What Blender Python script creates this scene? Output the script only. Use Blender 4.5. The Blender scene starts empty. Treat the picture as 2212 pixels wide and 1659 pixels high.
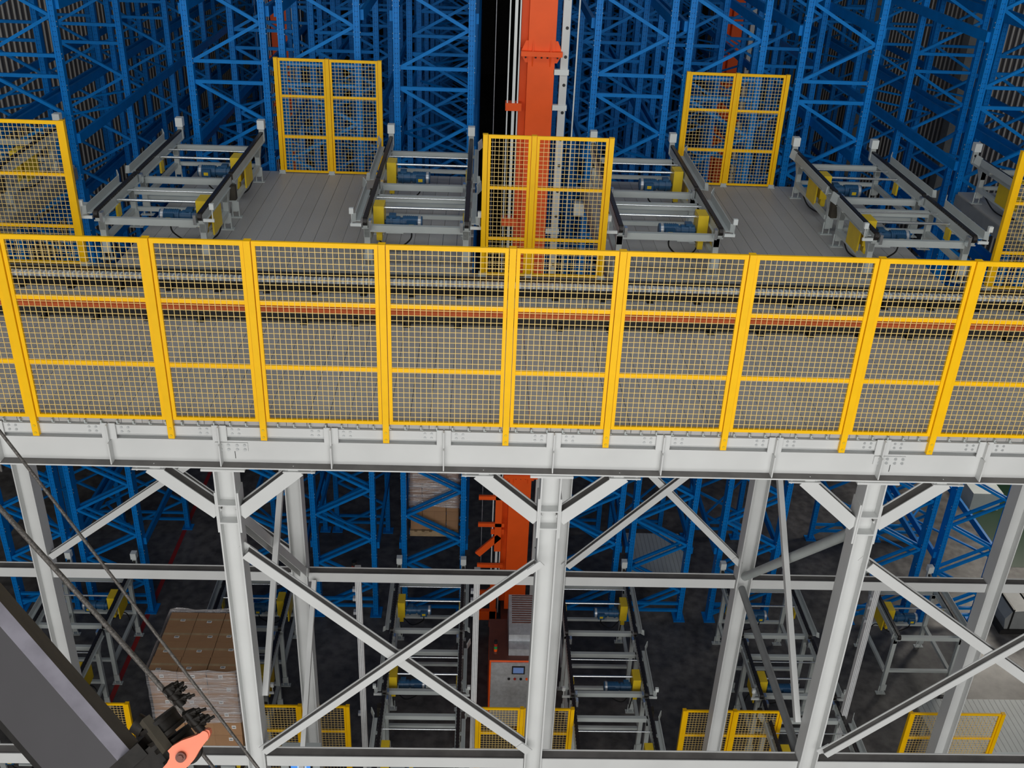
import bpy, math, random
from mathutils import Vector, Matrix
random.seed(7)
SC = bpy.context.scene
COL = SC.collection
PI = math.pi
FZ = -10.45            # ground floor level; the mezzanine deck is z = 0

# ------------------------------------------------------------------ materials
def lin(c):
    c = c / 255.0
    return c / 12.92 if c <= 0.04045 else ((c + 0.055) / 1.055) ** 2.4
def rgb(r, g, b): return (lin(r), lin(g), lin(b), 1.0)

def mat(name, col, rough=0.5, metal=0.0, var=0.0, scale=3.0, bump=0.0, spec=0.5, var_col=None):
    m = bpy.data.materials.new(name); m.use_nodes = True
    nt = m.node_tree; b = nt.nodes['Principled BSDF']
    b.inputs['Base Color'].default_value = col
    b.inputs['Roughness'].default_value = rough
    b.inputs['Metallic'].default_value = metal
    b.inputs['Specular IOR Level'].default_value = spec
    if var > 0 or bump > 0:
        tc = nt.nodes.new('ShaderNodeTexCoord'); nz = nt.nodes.new('ShaderNodeTexNoise')
        nz.inputs['Scale'].default_value = scale; nz.inputs['Detail'].default_value = 6
        nt.links.new(tc.outputs['Object'], nz.inputs['Vector'])
        if var > 0:
            mx = nt.nodes.new('ShaderNodeMix'); mx.data_type = 'RGBA'
            d = var_col or tuple(c * (1 - var) for c in col[:3]) + (1,)
            mx.inputs['A'].default_value = d; mx.inputs['B'].default_value = col
            rp = nt.nodes.new('ShaderNodeMapRange')
            rp.inputs['From Min'].default_value = 0.35; rp.inputs['From Max'].default_value = 0.65
            nt.links.new(nz.outputs['Fac'], rp.inputs['Value'])
            nt.links.new(rp.outputs['Result'], mx.inputs['Factor'])
            nt.links.new(mx.outputs['Result'], b.inputs['Base Color'])
        if bump > 0:
            bp = nt.nodes.new('ShaderNodeBump'); bp.inputs['Strength'].default_value = bump
            bp.inputs['Distance'].default_value = 0.01
            nt.links.new(nz.outputs['Fac'], bp.inputs['Height']); nt.links.new(bp.outputs['Normal'], b.inputs['Normal'])
    return m

M = {}
M['blue'] = mat('blue_paint', (0.0, 0.19, 0.58, 1), 0.5, var=0.12, scale=4, spec=0.2)
M['yellow'] = mat('yellow_paint', (1.0, 0.56, 0.0, 1), 0.45, var=0.06, scale=5, spec=0.3)
M['wire'] = mat('yellow_wire', (0.86, 0.62, 0.22, 1), 0.5)
M['guard'] = mat('yellow_guard_paint', (0.78, 0.55, 0.02, 1), 0.4, var=0.1, scale=6)
M['orange'] = mat('orange_paint', (0.98, 0.115, 0.012, 1), 0.45, var=0.1, scale=2, spec=0.3)
M['copper'] = mat('orange_conductor', (0.72, 0.14, 0.035, 1), 0.4, var=0.15, scale=8)
M['white'] = mat('white_steel_paint', (0.64, 0.65, 0.64, 1), 0.45, var=0.07, scale=1.5)
M['grey'] = mat('light_grey_steel', (0.5, 0.54, 0.53, 1), 0.45, var=0.08, scale=3)
M['greyd'] = mat('mid_grey_steel', (0.26, 0.27, 0.27, 1), 0.5, var=0.15, scale=4)
M['dark'] = mat('dark_steel', (0.018, 0.017, 0.016, 1), 0.55, var=0.3, scale=12)
M['black'] = mat('black_rubber', (0.008, 0.008, 0.008, 1), 0.5)
M['chain'] = mat('oily_chain', (0.016, 0.013, 0.012, 1), 0.4, bump=0.5, scale=90)
M['chrome'] = mat('bright_steel', (0.72, 0.75, 0.76, 1), 0.22, metal=0.85)
M['galv'] = mat('galvanised', (0.55, 0.57, 0.6, 1), 0.35, metal=0.4, var=0.2, scale=14)
M['motor'] = mat('motor_blue', (0.018, 0.09, 0.2, 1), 0.4, var=0.15, scale=8)
M['label'] = mat('white_label', (0.75, 0.75, 0.74, 1), 0.5)
M['endstop'] = mat('white_block', (0.72, 0.76, 0.75, 1), 0.45)
M['carton'] = mat('brown_cardboard', (0.36, 0.2, 0.1, 1), 0.75, var=0.12, scale=2.5)
M['wood'] = mat('pallet_wood', (0.42, 0.3, 0.17, 1), 0.75, var=0.25, scale=6)
M['topgrey'] = mat('dark_grey_top', (0.15, 0.142, 0.135, 1), 0.7, var=0.25, scale=5)  # darker grey for upward-facing webs and the girder's lower flange
M['boom'] = mat('boom_grey_paint', (0.027, 0.025, 0.029, 1), 0.5, spec=0.35, var=0.15, scale=2.2)
M['boomlit'] = mat('lit_scuffed_edge', (0.3, 0.285, 0.33, 1), 0.4, var=0.35, scale=5)  # scuffed bevel, with the light it catches painted in as paler grey
M['olive'] = mat('dusty_olive_grey', (0.05, 0.042, 0.028, 1), 0.7, var=0.3, scale=7)
M['grease'] = mat('greasy_steel', (0.011, 0.009, 0.007, 1), 0.55, var=0.5, scale=14, bump=0.4, spec=0.2)
M['rope'] = mat('steel_rope', (0.11, 0.1, 0.09, 1), 0.5, metal=0.3, var=0.5, scale=60, bump=0.8)
M['hook'] = mat('salmon_hook_plate', (0.85, 0.2, 0.1, 1), 0.45, var=0.08, scale=6)
M['rust'] = mat('rusty_brown', (0.14, 0.045, 0.03, 1), 0.6, var=0.2, scale=5)
M['red'] = mat('red_paint', (0.35, 0.02, 0.012, 1), 0.5)
M['green'] = mat('green_lens', (0.02, 0.3, 0.08, 1), 0.3)
M['greenfloor'] = mat('green_floor_paint', (0.004, 0.03, 0.011, 1), 0.5)
M['bolt'] = mat('zinc_bolt', (0.62, 0.64, 0.64, 1), 0.3, metal=0.5)
M['ceil'] = mat('ceiling_sheet', (0.12, 0.12, 0.12, 1), 0.7)

def emis(name, col, s):
    m = bpy.data.materials.new(name); m.use_nodes = True
    b = m.node_tree.nodes['Principled BSDF']
    b.inputs['Base Color'].default_value = (0.02, 0.02, 0.02, 1)
    b.inputs['Emission Color'].default_value = col; b.inputs['Emission Strength'].default_value = s
    return m
M['screen'] = emis('blue_screen', (0.08, 0.32, 0.9, 1), 1.1)
M['screenw'] = emis('pale_screen', (0.55, 0.75, 1.0, 1), 1.0)
M['lcd'] = emis('lcd_screen', (0.12, 0.2, 0.42, 1), 0.7)

def deck_mat():
    m = mat('grey_deck_paint', (0.15, 0.145, 0.138, 1), 0.5, bump=0.25, scale=30)
    nt = m.node_tree; b = nt.nodes['Principled BSDF']
    at = nt.nodes.new('ShaderNodeAttribute'); at.attribute_name = 'plank'
    tc = nt.nodes.new('ShaderNodeTexCoord'); nz = nt.nodes.new('ShaderNodeTexNoise'); nz.inputs['Scale'].default_value = 0.8
    nz.inputs['Detail'].default_value = 5
    nt.links.new(tc.outputs['Object'], nz.inputs['Vector'])
    ad = nt.nodes.new('ShaderNodeMath'); ad.operation = 'MULTIPLY_ADD'; ad.inputs[1].default_value = 0.5; 
    nt.links.new(at.outputs['Fac'], ad.inputs[0]); nt.links.new(nz.outputs['Fac'], ad.inputs[2])
    mx = nt.nodes.new('ShaderNodeMix'); mx.data_type = 'RGBA'
    mx.inputs['A'].default_value = (0.33, 0.322, 0.312, 1); mx.inputs['B'].default_value = (0.45, 0.442, 0.43, 1)
    nt.links.new(ad.outputs[0], mx.inputs['Factor']); nt.links.new(mx.outputs['Result'], b.inputs['Base Color'])
    return m
M['deck'] = deck_mat()

def floor_mat():
    m = mat('dark_concrete', (0.1, 0.1, 0.1, 1), 0.42, spec=0.4)
    nt = m.node_tree; b = nt.nodes['Principled BSDF']
    tc = nt.nodes.new('ShaderNodeTexCoord')
    n1 = nt.nodes.new('ShaderNodeTexNoise'); n1.inputs['Scale'].default_value = 0.55; n1.inputs['Detail'].default_value = 8
    n2 = nt.nodes.new('ShaderNodeTexNoise'); n2.inputs['Scale'].default_value = 5; n2.inputs['Detail'].default_value = 6
    for n in (n1, n2): nt.links.new(tc.outputs['Object'], n.inputs['Vector'])
    mm = nt.nodes.new('ShaderNodeMath'); mm.operation = 'MULTIPLY'
    nt.links.new(n1.outputs['Fac'], mm.inputs[0]); nt.links.new(n2.outputs['Fac'], mm.inputs[1])
    cr = nt.nodes.new('ShaderNodeValToRGB')
    cr.color_ramp.elements[0].position = 0.15; cr.color_ramp.elements[0].color = (0.055, 0.052, 0.05, 1)
    cr.color_ramp.elements[1].position = 0.38; cr.color_ramp.elements[1].color = (0.15, 0.142, 0.135, 1)
    nt.links.new(mm.outputs[0], cr.inputs['Fac']); nt.links.new(cr.outputs['Color'], b.inputs['Base Color'])
    mr = nt.nodes.new('ShaderNodeMapRange'); mr.inputs['To Min'].default_value = 0.28; mr.inputs['To Max'].default_value = 0.6
    nt.links.new(n1.outputs['Fac'], mr.inputs['Value']); nt.links.new(mr.outputs['Result'], b.inputs['Roughness'])
    return m
M['floor'] = floor_mat()
M['wall'] = mat('ribbed_wall_sheet', (0.17, 0.155, 0.15, 1), 0.45, var=0.1, scale=0.6)
M['rib'] = mat('pale_wall_rib', (0.6, 0.58, 0.54, 1), 0.45)

def blue_perf():
    # blue paint with the punched holes of the rack uprights (two rows of dark slots)
    m = mat('blue_perforated_upright', (0.0, 0.2, 0.62, 1), 0.45, var=0.1, scale=3, spec=0.25)
    nt = m.node_tree; b = nt.nodes['Principled BSDF']
    src = b.inputs['Base Color'].links[0].from_socket
    tc = nt.nodes.new('ShaderNodeTexCoord'); sp = nt.nodes.new('ShaderNodeSeparateXYZ')
    nt.links.new(tc.outputs['Object'], sp.inputs[0])
    def mth(op, a, v=None, c=None):
        n = nt.nodes.new('ShaderNodeMath'); n.operation = op
        for i, s in enumerate((a, v, c)):
            if s is None: continue
            if isinstance(s, (int, float)): n.inputs[i].default_value = s
            else: nt.links.new(s, n.inputs[i])
        return n.outputs[0]
    fz = mth('ABSOLUTE', mth('SUBTRACT', mth('FRACT', mth('MULTIPLY', sp.outputs['Z'], 12.0)), 0.5))
    hz = mth('LESS_THAN', fz, 0.09)
    ax = mth('ABSOLUTE', mth('SUBTRACT', mth('ABSOLUTE', sp.outputs['X']), 0.018))
    hx = mth('LESS_THAN', ax, 0.005)
    h = mth('MULTIPLY', hz, hx)
    mx = nt.nodes.new('ShaderNodeMix'); mx.data_type = 'RGBA'
    nt.links.new(src, mx.inputs['A']); mx.inputs['B'].default_value = (0.0, 0.01, 0.03, 1)
    nt.links.new(h, mx.inputs['Factor']); nt.links.new(mx.outputs['Result'], b.inputs['Base Color'])
    return m
M['perf'] = blue_perf()

def film_mat():
    m = bpy.data.materials.new('stretch_film'); m.use_nodes = True
    nt = m.node_tree; nt.nodes.remove(nt.nodes['Principled BSDF']); out = nt.nodes['Material Output']
    tr = nt.nodes.new('ShaderNodeBsdfTransparent'); gl = nt.nodes.new('ShaderNodeBsdfGlossy'); df = nt.nodes.new('ShaderNodeBsdfDiffuse')
    gl.inputs['Roughness'].default_value = 0.18; df.inputs['Color'].default_value = (0.8, 0.8, 0.84, 1)
    tc = nt.nodes.new('ShaderNodeTexCoord'); mp = nt.nodes.new('ShaderNodeMapping'); mp.inputs['Scale'].default_value = (0.5, 0.5, 6)
    nz = nt.nodes.new('ShaderNodeTexNoise'); nz.inputs['Scale'].default_value = 3; nz.inputs['Detail'].default_value = 7; nz.inputs['Distortion'].default_value = 1.2
    nt.links.new(tc.outputs['Object'], mp.inputs['Vector']); nt.links.new(mp.outputs['Vector'], nz.inputs['Vector'])
    bp = nt.nodes.new('ShaderNodeBump'); bp.inputs['Strength'].default_value = 0.8; bp.inputs['Distance'].default_value = 0.03
    nt.links.new(nz.outputs['Fac'], bp.inputs['Height']); nt.links.new(bp.outputs['Normal'], gl.inputs['Normal'])
    a = nt.nodes.new('ShaderNodeMixShader'); a.inputs['Fac'].default_value = 0.5
    nt.links.new(gl.outputs[0], a.inputs[1]); nt.links.new(df.outputs[0], a.inputs[2])
    mr = nt.nodes.new('ShaderNodeMapRange'); mr.inputs['From Min'].default_value = 0.4; mr.inputs['From Max'].default_value = 0.72
    mr.inputs['To Min'].default_value = 0.2; mr.inputs['To Max'].default_value = 0.75
    nt.links.new(nz.outputs['Fac'], mr.inputs['Value'])
    b = nt.nodes.new('ShaderNodeMixShader')
    nt.links.new(mr.outputs['Result'], b.inputs['Fac']); nt.links.new(tr.outputs[0], b.inputs[1]); nt.links.new(a.outputs[0], b.inputs[2])
    nt.links.new(b.outputs[0], out.inputs['Surface'])
    return m
M['film'] = film_mat()

# ------------------------------------------------------------------ mesh building
class MB:
    def __init__(s): s.v = []; s.f = []; s.mi = []; s.sm = []
    def add(s, vs, fs, mi=0, smooth=False):
        o = len(s.v); s.v += [tuple(v) for v in vs]
        for f in fs: s.f.append([i + o for i in f]); s.mi.append(mi); s.sm.append(smooth)
        return s
    def box(s, x0, x1, y0, y1, z0, z1, mi=0):
        vs = [(x, y, z) for z in (z0, z1) for y in (y0, y1) for x in (x0, x1)]
        return s.add(vs, [(0, 2, 3, 1), (4, 5, 7, 6), (0, 1, 5, 4), (2, 6, 7, 3), (0, 4, 6, 2), (1, 3, 7, 5)], mi)
    def cb(s, c, d, mi=0):
        return s.box(c[0] - d[0] / 2, c[0] + d[0] / 2, c[1] - d[1] / 2, c[1] + d[1] / 2, c[2] - d[2] / 2, c[2] + d[2] / 2, mi)
    def axes(s, p, q, ref=(0, 0, 1)):
        d = (Vector(q) - Vector(p)).normalized(); r = Vector(ref)
        if abs(d.dot(r)) > 0.98: r = Vector((0, 1, 0))
        a = d.cross(r).normalized(); b = a.cross(d).normalized()
        return d, a, b
    def bar(s, p, q, w, h, ref=(0, 0, 1), off=(0, 0), mi=0):
        d, a, b = s.axes(p, q, ref); vs = []
        for c in (Vector(p), Vector(q)):
            for i, j in ((-1, -1), (1, -1), (1, 1), (-1, 1)):
                vs.append(c + a * (i * w / 2 + off[0]) + b * (j * h / 2 + off[1]))
        return s.add(vs, [(3, 2, 1, 0), (4, 5, 6, 7), (0, 1, 5, 4), (1, 2, 6, 5), (2, 3, 7, 6), (3, 0, 4, 7)], mi)
    def hbar(s, p, q, w, h, t=0.014, ref=(0, 0, 1), mi=0):
        # H/I section: flanges at +-h along the up axis, web between
        s.bar(p, q, w, t, ref, (0, h / 2 - t / 2), mi); s.bar(p, q, w, t, ref, (0, -h / 2 + t / 2), mi)
        return s.bar(p, q, t, h - 2 * t, ref, (0, 0), mi)
    def cyl(s, p, q, r, n=12, mi=0, r2=None, cap=True):
        d, a, b = s.axes(p, q); r2 = r if r2 is None else r2; vs = []
        for c, rr in ((Vector(p), r), (Vector(q), r2)):
            for i in range(n):
                t = 2 * PI * i / n; vs.append(c + a * math.cos(t) * rr + b * math.sin(t) * rr)
        s.add(vs, [(i, (i + 1) % n, n + (i + 1) % n, n + i) for i in range(n)], mi, True)
        if cap: s.add(vs, [list(range(n))[::-1], list(range(n, 2 * n))], mi)
        return s
    def prism(s, poly, o, ex, ey, ez, d0, d1, mi=0):
        ex, ey, ez, o = Vector(ex), Vector(ey), Vector(ez), Vector(o); n = len(poly)
        vs = [o + ex * u + ey * w + ez * d for d in (d0, d1) for u, w in poly]
        return s.add(vs, [list(range(n))[::-1], list(range(n, 2 * n))] + [(i, (i + 1) % n, n + (i + 1) % n, n + i) for i in range(n)], mi)
    def tube(s, pts, r, n=8, mi=0):
        pts = [Vector(p) for p in pts]; vs = []; ref = Vector((0.13, 0.31, 0.94))
        for i, p in enumerate(pts):
            d = (pts[min(i + 1, len(pts) - 1)] - pts[max(i - 1, 0)]).normalized()
            a = d.cross(ref).normalized(); b = a.cross(d)
            for k in range(n):
                t = 2 * PI * k / n; vs.append(p + a * math.cos(t) * r + b * math.sin(t) * r)
        fs = [(i * n + k, i * n + (k + 1) % n, (i + 1) * n + (k + 1) % n, (i + 1) * n + k) for i in range(len(pts) - 1) for k in range(n)]
        return s.add(vs, fs, mi, True)
    def mesh(s, name, *mats):
        me = bpy.data.meshes.new(name); me.from_pydata(s.v, [], s.f)
        for m in mats: me.materials.append(m)
        me.polygons.foreach_set('material_index', s.mi); me.polygons.foreach_set('use_smooth', s.sm); me.update()
        return me
    def build(s, name, m, parent=None, loc=(0, 0, 0)):
        ms = m if isinstance(m, (list, tuple)) else [m]
        return link(name, s.mesh(name, *ms), parent, loc)

def link(name, me, parent=None, loc=(0, 0, 0)):
    o = bpy.data.objects.new(name, me); COL.objects.link(o); o.location = loc
    if parent is not None: o.parent = parent
    return o
def tag(o, label, cat, group=None, kind='thing'):
    o['label'] = label; o['category'] = cat
    if group: o['group'] = group
    if kind: o['kind'] = kind
    return o
def thing(name, loc, label, cat, group=None):
    o = bpy.data.objects.new(name, None); COL.objects.link(o); o.location = loc; o.empty_display_size = 0.1
    return tag(o, label, cat, group)
def struct(name, mb, m):
    o = mb.build(name, m); o['kind'] = 'structure'; return o
def copy_tree(o, parent=None):
    c = o.copy(); COL.objects.link(c)
    if parent is not None: c.parent = parent
    for ch in list(o.children): copy_tree(ch, c)
    return c
def smooth_path(ctrl, n=8):
    P = [Vector(p) for p in ctrl]; P = [2 * P[0] - P[1]] + P + [2 * P[-1] - P[-2]]; out = []
    for i in range(1, len(P) - 2):
        for k in range(n):
            t = k / n; a, b, c, d = P[i - 1:i + 3]
            out.append(0.5 * ((2 * b) + (-a + c) * t + (2 * a - 5 * b + 4 * c - d) * t * t + (-a + 3 * b - 3 * c + d) * t ** 3))
    out.append(P[-2]); return out

# ------------------------------------------------------------------ camera
f_px = 2203.3
cam = bpy.data.objects.new('camera', bpy.data.cameras.new('camera')); COL.objects.link(cam)
rt = Vector((0.999092022898124, -0.02034695022243736, 0.03743168975587148))
up = Vector((-0.023327292291593676, 0.4739357648983774, 0.8802503781223455))
fw = Vector((0.03565062714282474, 0.8803243109029965, -0.47303080282100834))
CAM = Vector((0.0, -9.19521599, 5.46725854))
cam.matrix_world = Matrix(((rt.x, up.x, -fw.x, CAM.x), (rt.y, up.y, -fw.y, CAM.y), (rt.z, up.z, -fw.z, CAM.z), (0, 0, 0, 1)))
cam.data.sensor_width = 36.0; cam.data.lens = 36.0 * f_px / 2212.0; cam.data.clip_end = 300
SC.camera = cam

# ------------------------------------------------------------------ setting
struct('floor', MB().box(-16, 20, -24, 70, FZ - 0.2, FZ), M['floor'])
wl = MB().box(-13.2, -13, -24, 70, FZ, 12)
for i in range(175):
    y = 6 + i * 0.36
    wl.box(-13, -12.955, y, y + 0.05, FZ, 12, 1)
struct('wall_left', wl, [M['wall'], M['rib']])
wr = MB().box(16.5, 16.7, -24, 70, FZ, 12)
for i in range(175):
    y = 6 + i * 0.36
    wr.box(16.455, 16.5, y, y + 0.05, FZ, 12, 1)
struct('wall_right', wr, [M['wall'], M['rib']])
struct('wall_back', MB().box(-13, 16.5, 69.8, 70, FZ, 12), M['dark'])
struct('ceiling', MB().box(-13.2, 16.7, -6, 70, 12, 12.2), M['ceil'])
for k, y in enumerate((16.6, 25.5, 34.4)):
    o = MB().hbar((16.15, y, FZ), (16.15, y, 12), 0.5, 0.5, 0.03, (1, 0, 0)).build('building_column', M['greyd'])
    tag(o, ['grey building column against the right ribbed wall, nearest of three', 'grey building column against the right ribbed wall, middle of three',
            'grey building column against the right ribbed wall, deepest of three'][k], 'column', 'columns along the right wall')

def planks(name, x0, x1, y0, y1, w=0.2115, z=0.0):
    mb = MB(); vals = []; n = int(round((x1 - x0) / w)); w = (x1 - x0) / n
    for i in range(n):
        g = 0.0045 if (i * 7 + 3) % 5 else 0.008
        mb.box(x0 + i * w + g / 2, x0 + (i + 1) * w - g / 2, y0, y1, z - 0.045, z)
        vals += [random.random()] * 6
    me = mb.mesh(name, M['deck'])
    at = me.attributes.new('plank', 'FLOAT', 'FACE'); at.data.foreach_set('value', vals)
    o = link(name, me); o['kind'] = 'structure'; return o
planks('floor_mezzanine_front', -9.4, 11.0, 0.02, 4.12)
planks('floor_mezzanine_left', -5.06, -0.12, 4.2, 8.86)
planks('floor_mezzanine_right', 1.87, 6.72, 4.2, 8.86)
planks('floor_mezzanine_far_left', -12.6, -7.25, 4.2, 8.86)
planks('floor_mezzanine_far_right', 8.8, 14.4, 4.2, 8.86)
struct('trim_deck_front', MB().box(-9.4, 11, 0.05, 0.07, -0.23, -0.046), M['greyd'])
struct('trim_deck_edge', MB().box(-9.4, 11, 4.12, 4.2, -0.2, 0.004), M['greyd'])
dk = MB()
for x0, x1 in ((-5.06, -0.12), (1.87, 6.72), (-12.6, -7.25), (8.8, 14.4)):
    for y in (5.2, 6.8, 8.4): dk.box(x0, x1, y, y + 0.1, -0.25, -0.05)
    for x in (x0, x1): dk.box(x - 0.03, x + 0.03, 4.2, 8.86, -0.25, -0.046)
for y in (1.0, 2.0, 3.0): dk.box(-9.4, 11, y, y + 0.1, -0.22, -0.05)
struct('trim_deck_joists', dk, M['greyd'])
# red line painted on the ground floor
struct('trim_red_floor_line', MB().box(-7.38, -7.28, 5.0, 24, FZ, FZ + 0.004), M['red'])
struct('trim_green_floor_strip', MB().box(13.6, 16.4, 11.2, 26, FZ, FZ + 0.004), M['greenfloor'])

# ------------------------------------------------------------------ mesh fences
def fence(loc_y, z0, xs, label, top=2.0, foot=0.0, rails=(1.36, 0.655), group=None, deep=0.07, mi=(0, 0), pitch=0.0575):
    t = thing('mesh_fence', ((xs[0] + xs[-1]) / 2, loc_y, z0), label, 'fence', group)
    cx = (xs[0] + xs[-1]) / 2; hw = 0.032
    for x in xs:
        mb = MB().box(-hw, hw, -deep / 2, deep / 2, -foot, top)
        mb.box(-hw - .003, hw + .003, -deep / 2 - .003, deep / 2 + .003, top, top + 0.008)
        p = mb.build('post', M['yellow'], t, (x - cx, 0, 0))
        b = MB()
        if foot > 0.05:
            for z in (-foot + 0.04, -foot + 0.125): b.cyl((0.0, -deep / 2 - 0.008, z), (0, -deep / 2, z), 0.014, 8)
            b.build('bolt', M['guard'], p)
        else:
            b.box(-0.06, 0.06, -0.06, 0.06, 0, 0.015); b.box(-0.05, 0.05, -0.045, 0.045, 0, 0.06)
            b.build('base_plate', M['grey'], p)
    for xa, xb in zip(xs, xs[1:]):
        a, b = xa - cx + hw + 0.006, xb - cx - hw - 0.006; s = 0.036; y = 0.0
        f = MB()
        f.box(a, a + s, y - .015, y + .015, 0.02, top); f.box(b - s, b, y - .015, y + .015, 0.02, top)
        f.box(a + s, b - s, y - .015, y + .015, 0.02, 0.02 + s); f.box(a + s, b - s, y - .015, y + .015, top - 0.046, top)
        pf = f.build('panel', M['yellow'], t)
        for r in rails: MB().box(a + s, b - s, y - .004, y + .026, r - 0.021, r + 0.021).build('rail', M['yellow'], pf)
        w = MB(); r = 0.0026
        n = max(2, int(round((b - a - 2 * s) / pitch)))
        for i in range(1, n):
            x = a + s + (b - a - 2 * s) * i / n; w.box(x - r, x + r, y - .011, y - .005, 0.05, top - 0.04)
        n = int(round((top - 0.09) / pitch))
        for i in range(1, n):
            z = 0.05 + (top - 0.09) * i / n; w.box(a + s, b - s, y - .005, y + .001, z - r, z + r)
        w.build('wire_mesh', M['wire'], pf)
    return t
FX = [-5.63, -4.54, -3.152, -2.196, -0.924, 0.328, 1.388, 2.642, 3.916, 4.866, 6.13]
fence(0.0, 0.0, FX, 'long yellow wire mesh fence along the front edge of the upper deck', foot=0.195)
fence(4.17, 0.0, [0.055, 0.70, 1.725], 'yellow mesh fence on the upper deck in front of the orange crane mast', rails=(1.28, 0.56))
fence(4.17, 0.0, [-7.75, -6.6, -5.44], 'yellow mesh fence on the upper deck at the far left of the photo', rails=(1.28, 0.56))
fence(4.17, 0.0, [7.27, 7.98, 9.2], 'yellow mesh fence on the upper deck at the right edge of the photo', rails=(1.28, 0.56))
fence(8.78, 0.0, [-3.535, -2.66, -1.765], 'yellow mesh fence at the rear of the upper deck, left of the orange mast')
fence(8.78, 0.0, [3.55, 4.41, 5.285], 'yellow mesh fence at the rear of the upper deck, right of the orange mast')
fence(4.3, FZ, [-7.05, -6.1], 'yellow mesh fence on the ground floor behind the dark crane boom', group=None)
fence(4.3, FZ, [-3.86, -3.03, -2.17], 'yellow mesh fence on the ground floor right of the wrapped carton stack')
fence(4.3, FZ, [0.17, 0.98, 1.9], 'yellow mesh fence on the ground floor in front of the control cabinet')
fence(4.3, FZ, [3.95, 4.88, 5.74], 'yellow mesh fence on the ground floor left of the right front column')
fence(4.3, FZ, [8.15, 8.97, 9.87], 'yellow mesh fence on the ground floor beside the pale slatted platform')

# ------------------------------------------------------------------ mezzanine steelwork
SX = [-6.1, -4.95, -3.8, -2.66, -1.5, -0.32, 0.84, 2.0, 3.2, 4.36, 5.47, 6.65]
g = thing('edge_girder', (0, 0.0, -0.23), 'white steel girder along the front edge of the upper deck', 'girder')
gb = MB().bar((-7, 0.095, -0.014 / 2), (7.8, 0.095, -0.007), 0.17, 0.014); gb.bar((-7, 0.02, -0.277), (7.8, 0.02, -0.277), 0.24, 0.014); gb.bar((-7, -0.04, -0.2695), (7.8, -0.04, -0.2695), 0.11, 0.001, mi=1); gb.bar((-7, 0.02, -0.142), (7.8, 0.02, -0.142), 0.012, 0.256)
gb.build('i_beam', [M['white'], M['topgrey']], g)
for x in SX:
    MB().box(x - 0.006, x + 0.006, -0.085, 0.014, -0.27, -0.014).build('web_stiffener', M['white'], g)
    q = MB().box(x - 0.006, x + 0.006, -0.06, 0.05, 0.0, 0.19); q.box(x - 0.075, x + 0.075, -0.012, 0.0, 0.0, 0.19)
    q.build('bracket', M['white'], g)
for xa, xb in zip(SX, SX[1:]):
    c = MB().box(xa + 0.07, xb - 0.07, 0.012, 0.024, 0.055, 0.165); c.box(xa + 0.07, xb - 0.07, 0.0, 0.045, 0.16, 0.167); c.box(xa + 0.07, xb - 0.07, 0.004, 0.045, 0.05, 0.056)
    ch = c.build('edge_channel', M['white'], g)
    for x in (xa + 0.13, xa + 0.2, xb - 0.2, xb - 0.13):
        for z in (0.085, 0.135): MB().cyl((0, -0.012, 0), (0, 0, 0), 0.0125, 8).build('bolt', M['bolt'], ch, (x, 0.012, z))
for x in (-2.6, 4.42):
    pl = MB().box(x - 0.12, x + 0.22, 0.0, 0.012, -0.125, -0.022).build('splice_plate', M['white'], g)
    for dx in (-0.06, 0.02, 0.11, 0.19):
        for z in (-0.1, -0.048): MB().cyl((0, -0.016, 0), (0, 0, 0), 0.015, 8).build('bolt', M['bolt'], pl, (x + dx, 0, z))
    MB().box(x + 0.075, x + 0.08, 0.008, 0.013, -0.22, -0.126).build('joint_gap', M['dark'], g)
hk = MB()
for i in range(90):
    x = -7 + i * 0.2115 * 0.78
    hk.box(x, x + 0.012, -0.02, 0.02, -0.035, 0.0); hk.box(x, x + 0.03, -0.02, -0.01, -0.04, -0.033)
struct('trim_deck_lips', hk, M['grey'])

def hcol(name, x, y, z0, z1, label, w=0.22, d=0.24, stiff=()):
    t = thing(name, (x, y, z0), label, 'column')
    mb = MB(); h = z1 - z0; tk = 0.016
    mb.box(-w / 2, -w / 2 + tk, -d / 2, d / 2, 0, h); mb.box(w / 2 - tk, w / 2, -d / 2, d / 2, 0, h); mb.box(-w / 2 + tk, w / 2 - tk, -0.006, 0.006, 0, h)
    mb.build('shaft', M['white'], t)
    MB().box(-w / 2 - .12, w / 2 + .12, -d / 2 - .02, d / 2 + .02, h, h + 0.022).build('cap_plate', M['white'], t)
    MB().box(-0.2, 0.2, -0.2, 0.2, 0, 0.025).build('base_plate', M['white'], t)
    for z in stiff:
        MB().box(-w / 2 + tk, w / 2 - tk, -d / 2, d / 2, z - z0 - .008, z - z0 + .008).build('stiffener', M['white'], t)
    return t
for x, l in ((-2.64, 'white H-section column under the front girder, left of the three'), (0.835, 'white H-section column under the front girder, centre of the three'),
             (4.36, 'white H-section column under the front girder, right of the three')):
    c = hcol('steel_column', x, 0.02, FZ, -0.54, l, stiff=(-0.99, -1.22))
    e = MB()
    for s in (-1, 1): e.box(s * 0.11, s * 0.13, -0.11, 0.11, 9.1, 9.62)
    e.build('end_plate', M['white'], c)
for k, x in enumerate((-6.62, -2.68, 1.36, 4.33, 8.4)):
    hcol('steel_column', x, 3.6, FZ, -0.06, 'white H-section column of the rear row, ' + ['beside the crane boom ropes at far left', 'behind the left front column', 'tucked behind the centre front column',
         'to the left of the right front column', 'at the right edge of the photo'][k], w=0.24, d=0.26)
MB_rear = MB().hbar((-9, 3.6, -0.3), (11, 3.6, -0.3), 0.2, 0.4, 0.014)
tag(MB_rear.build('rear_girder', M['white']), 'white steel girder under the deck along the rear column row', 'girder')

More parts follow.
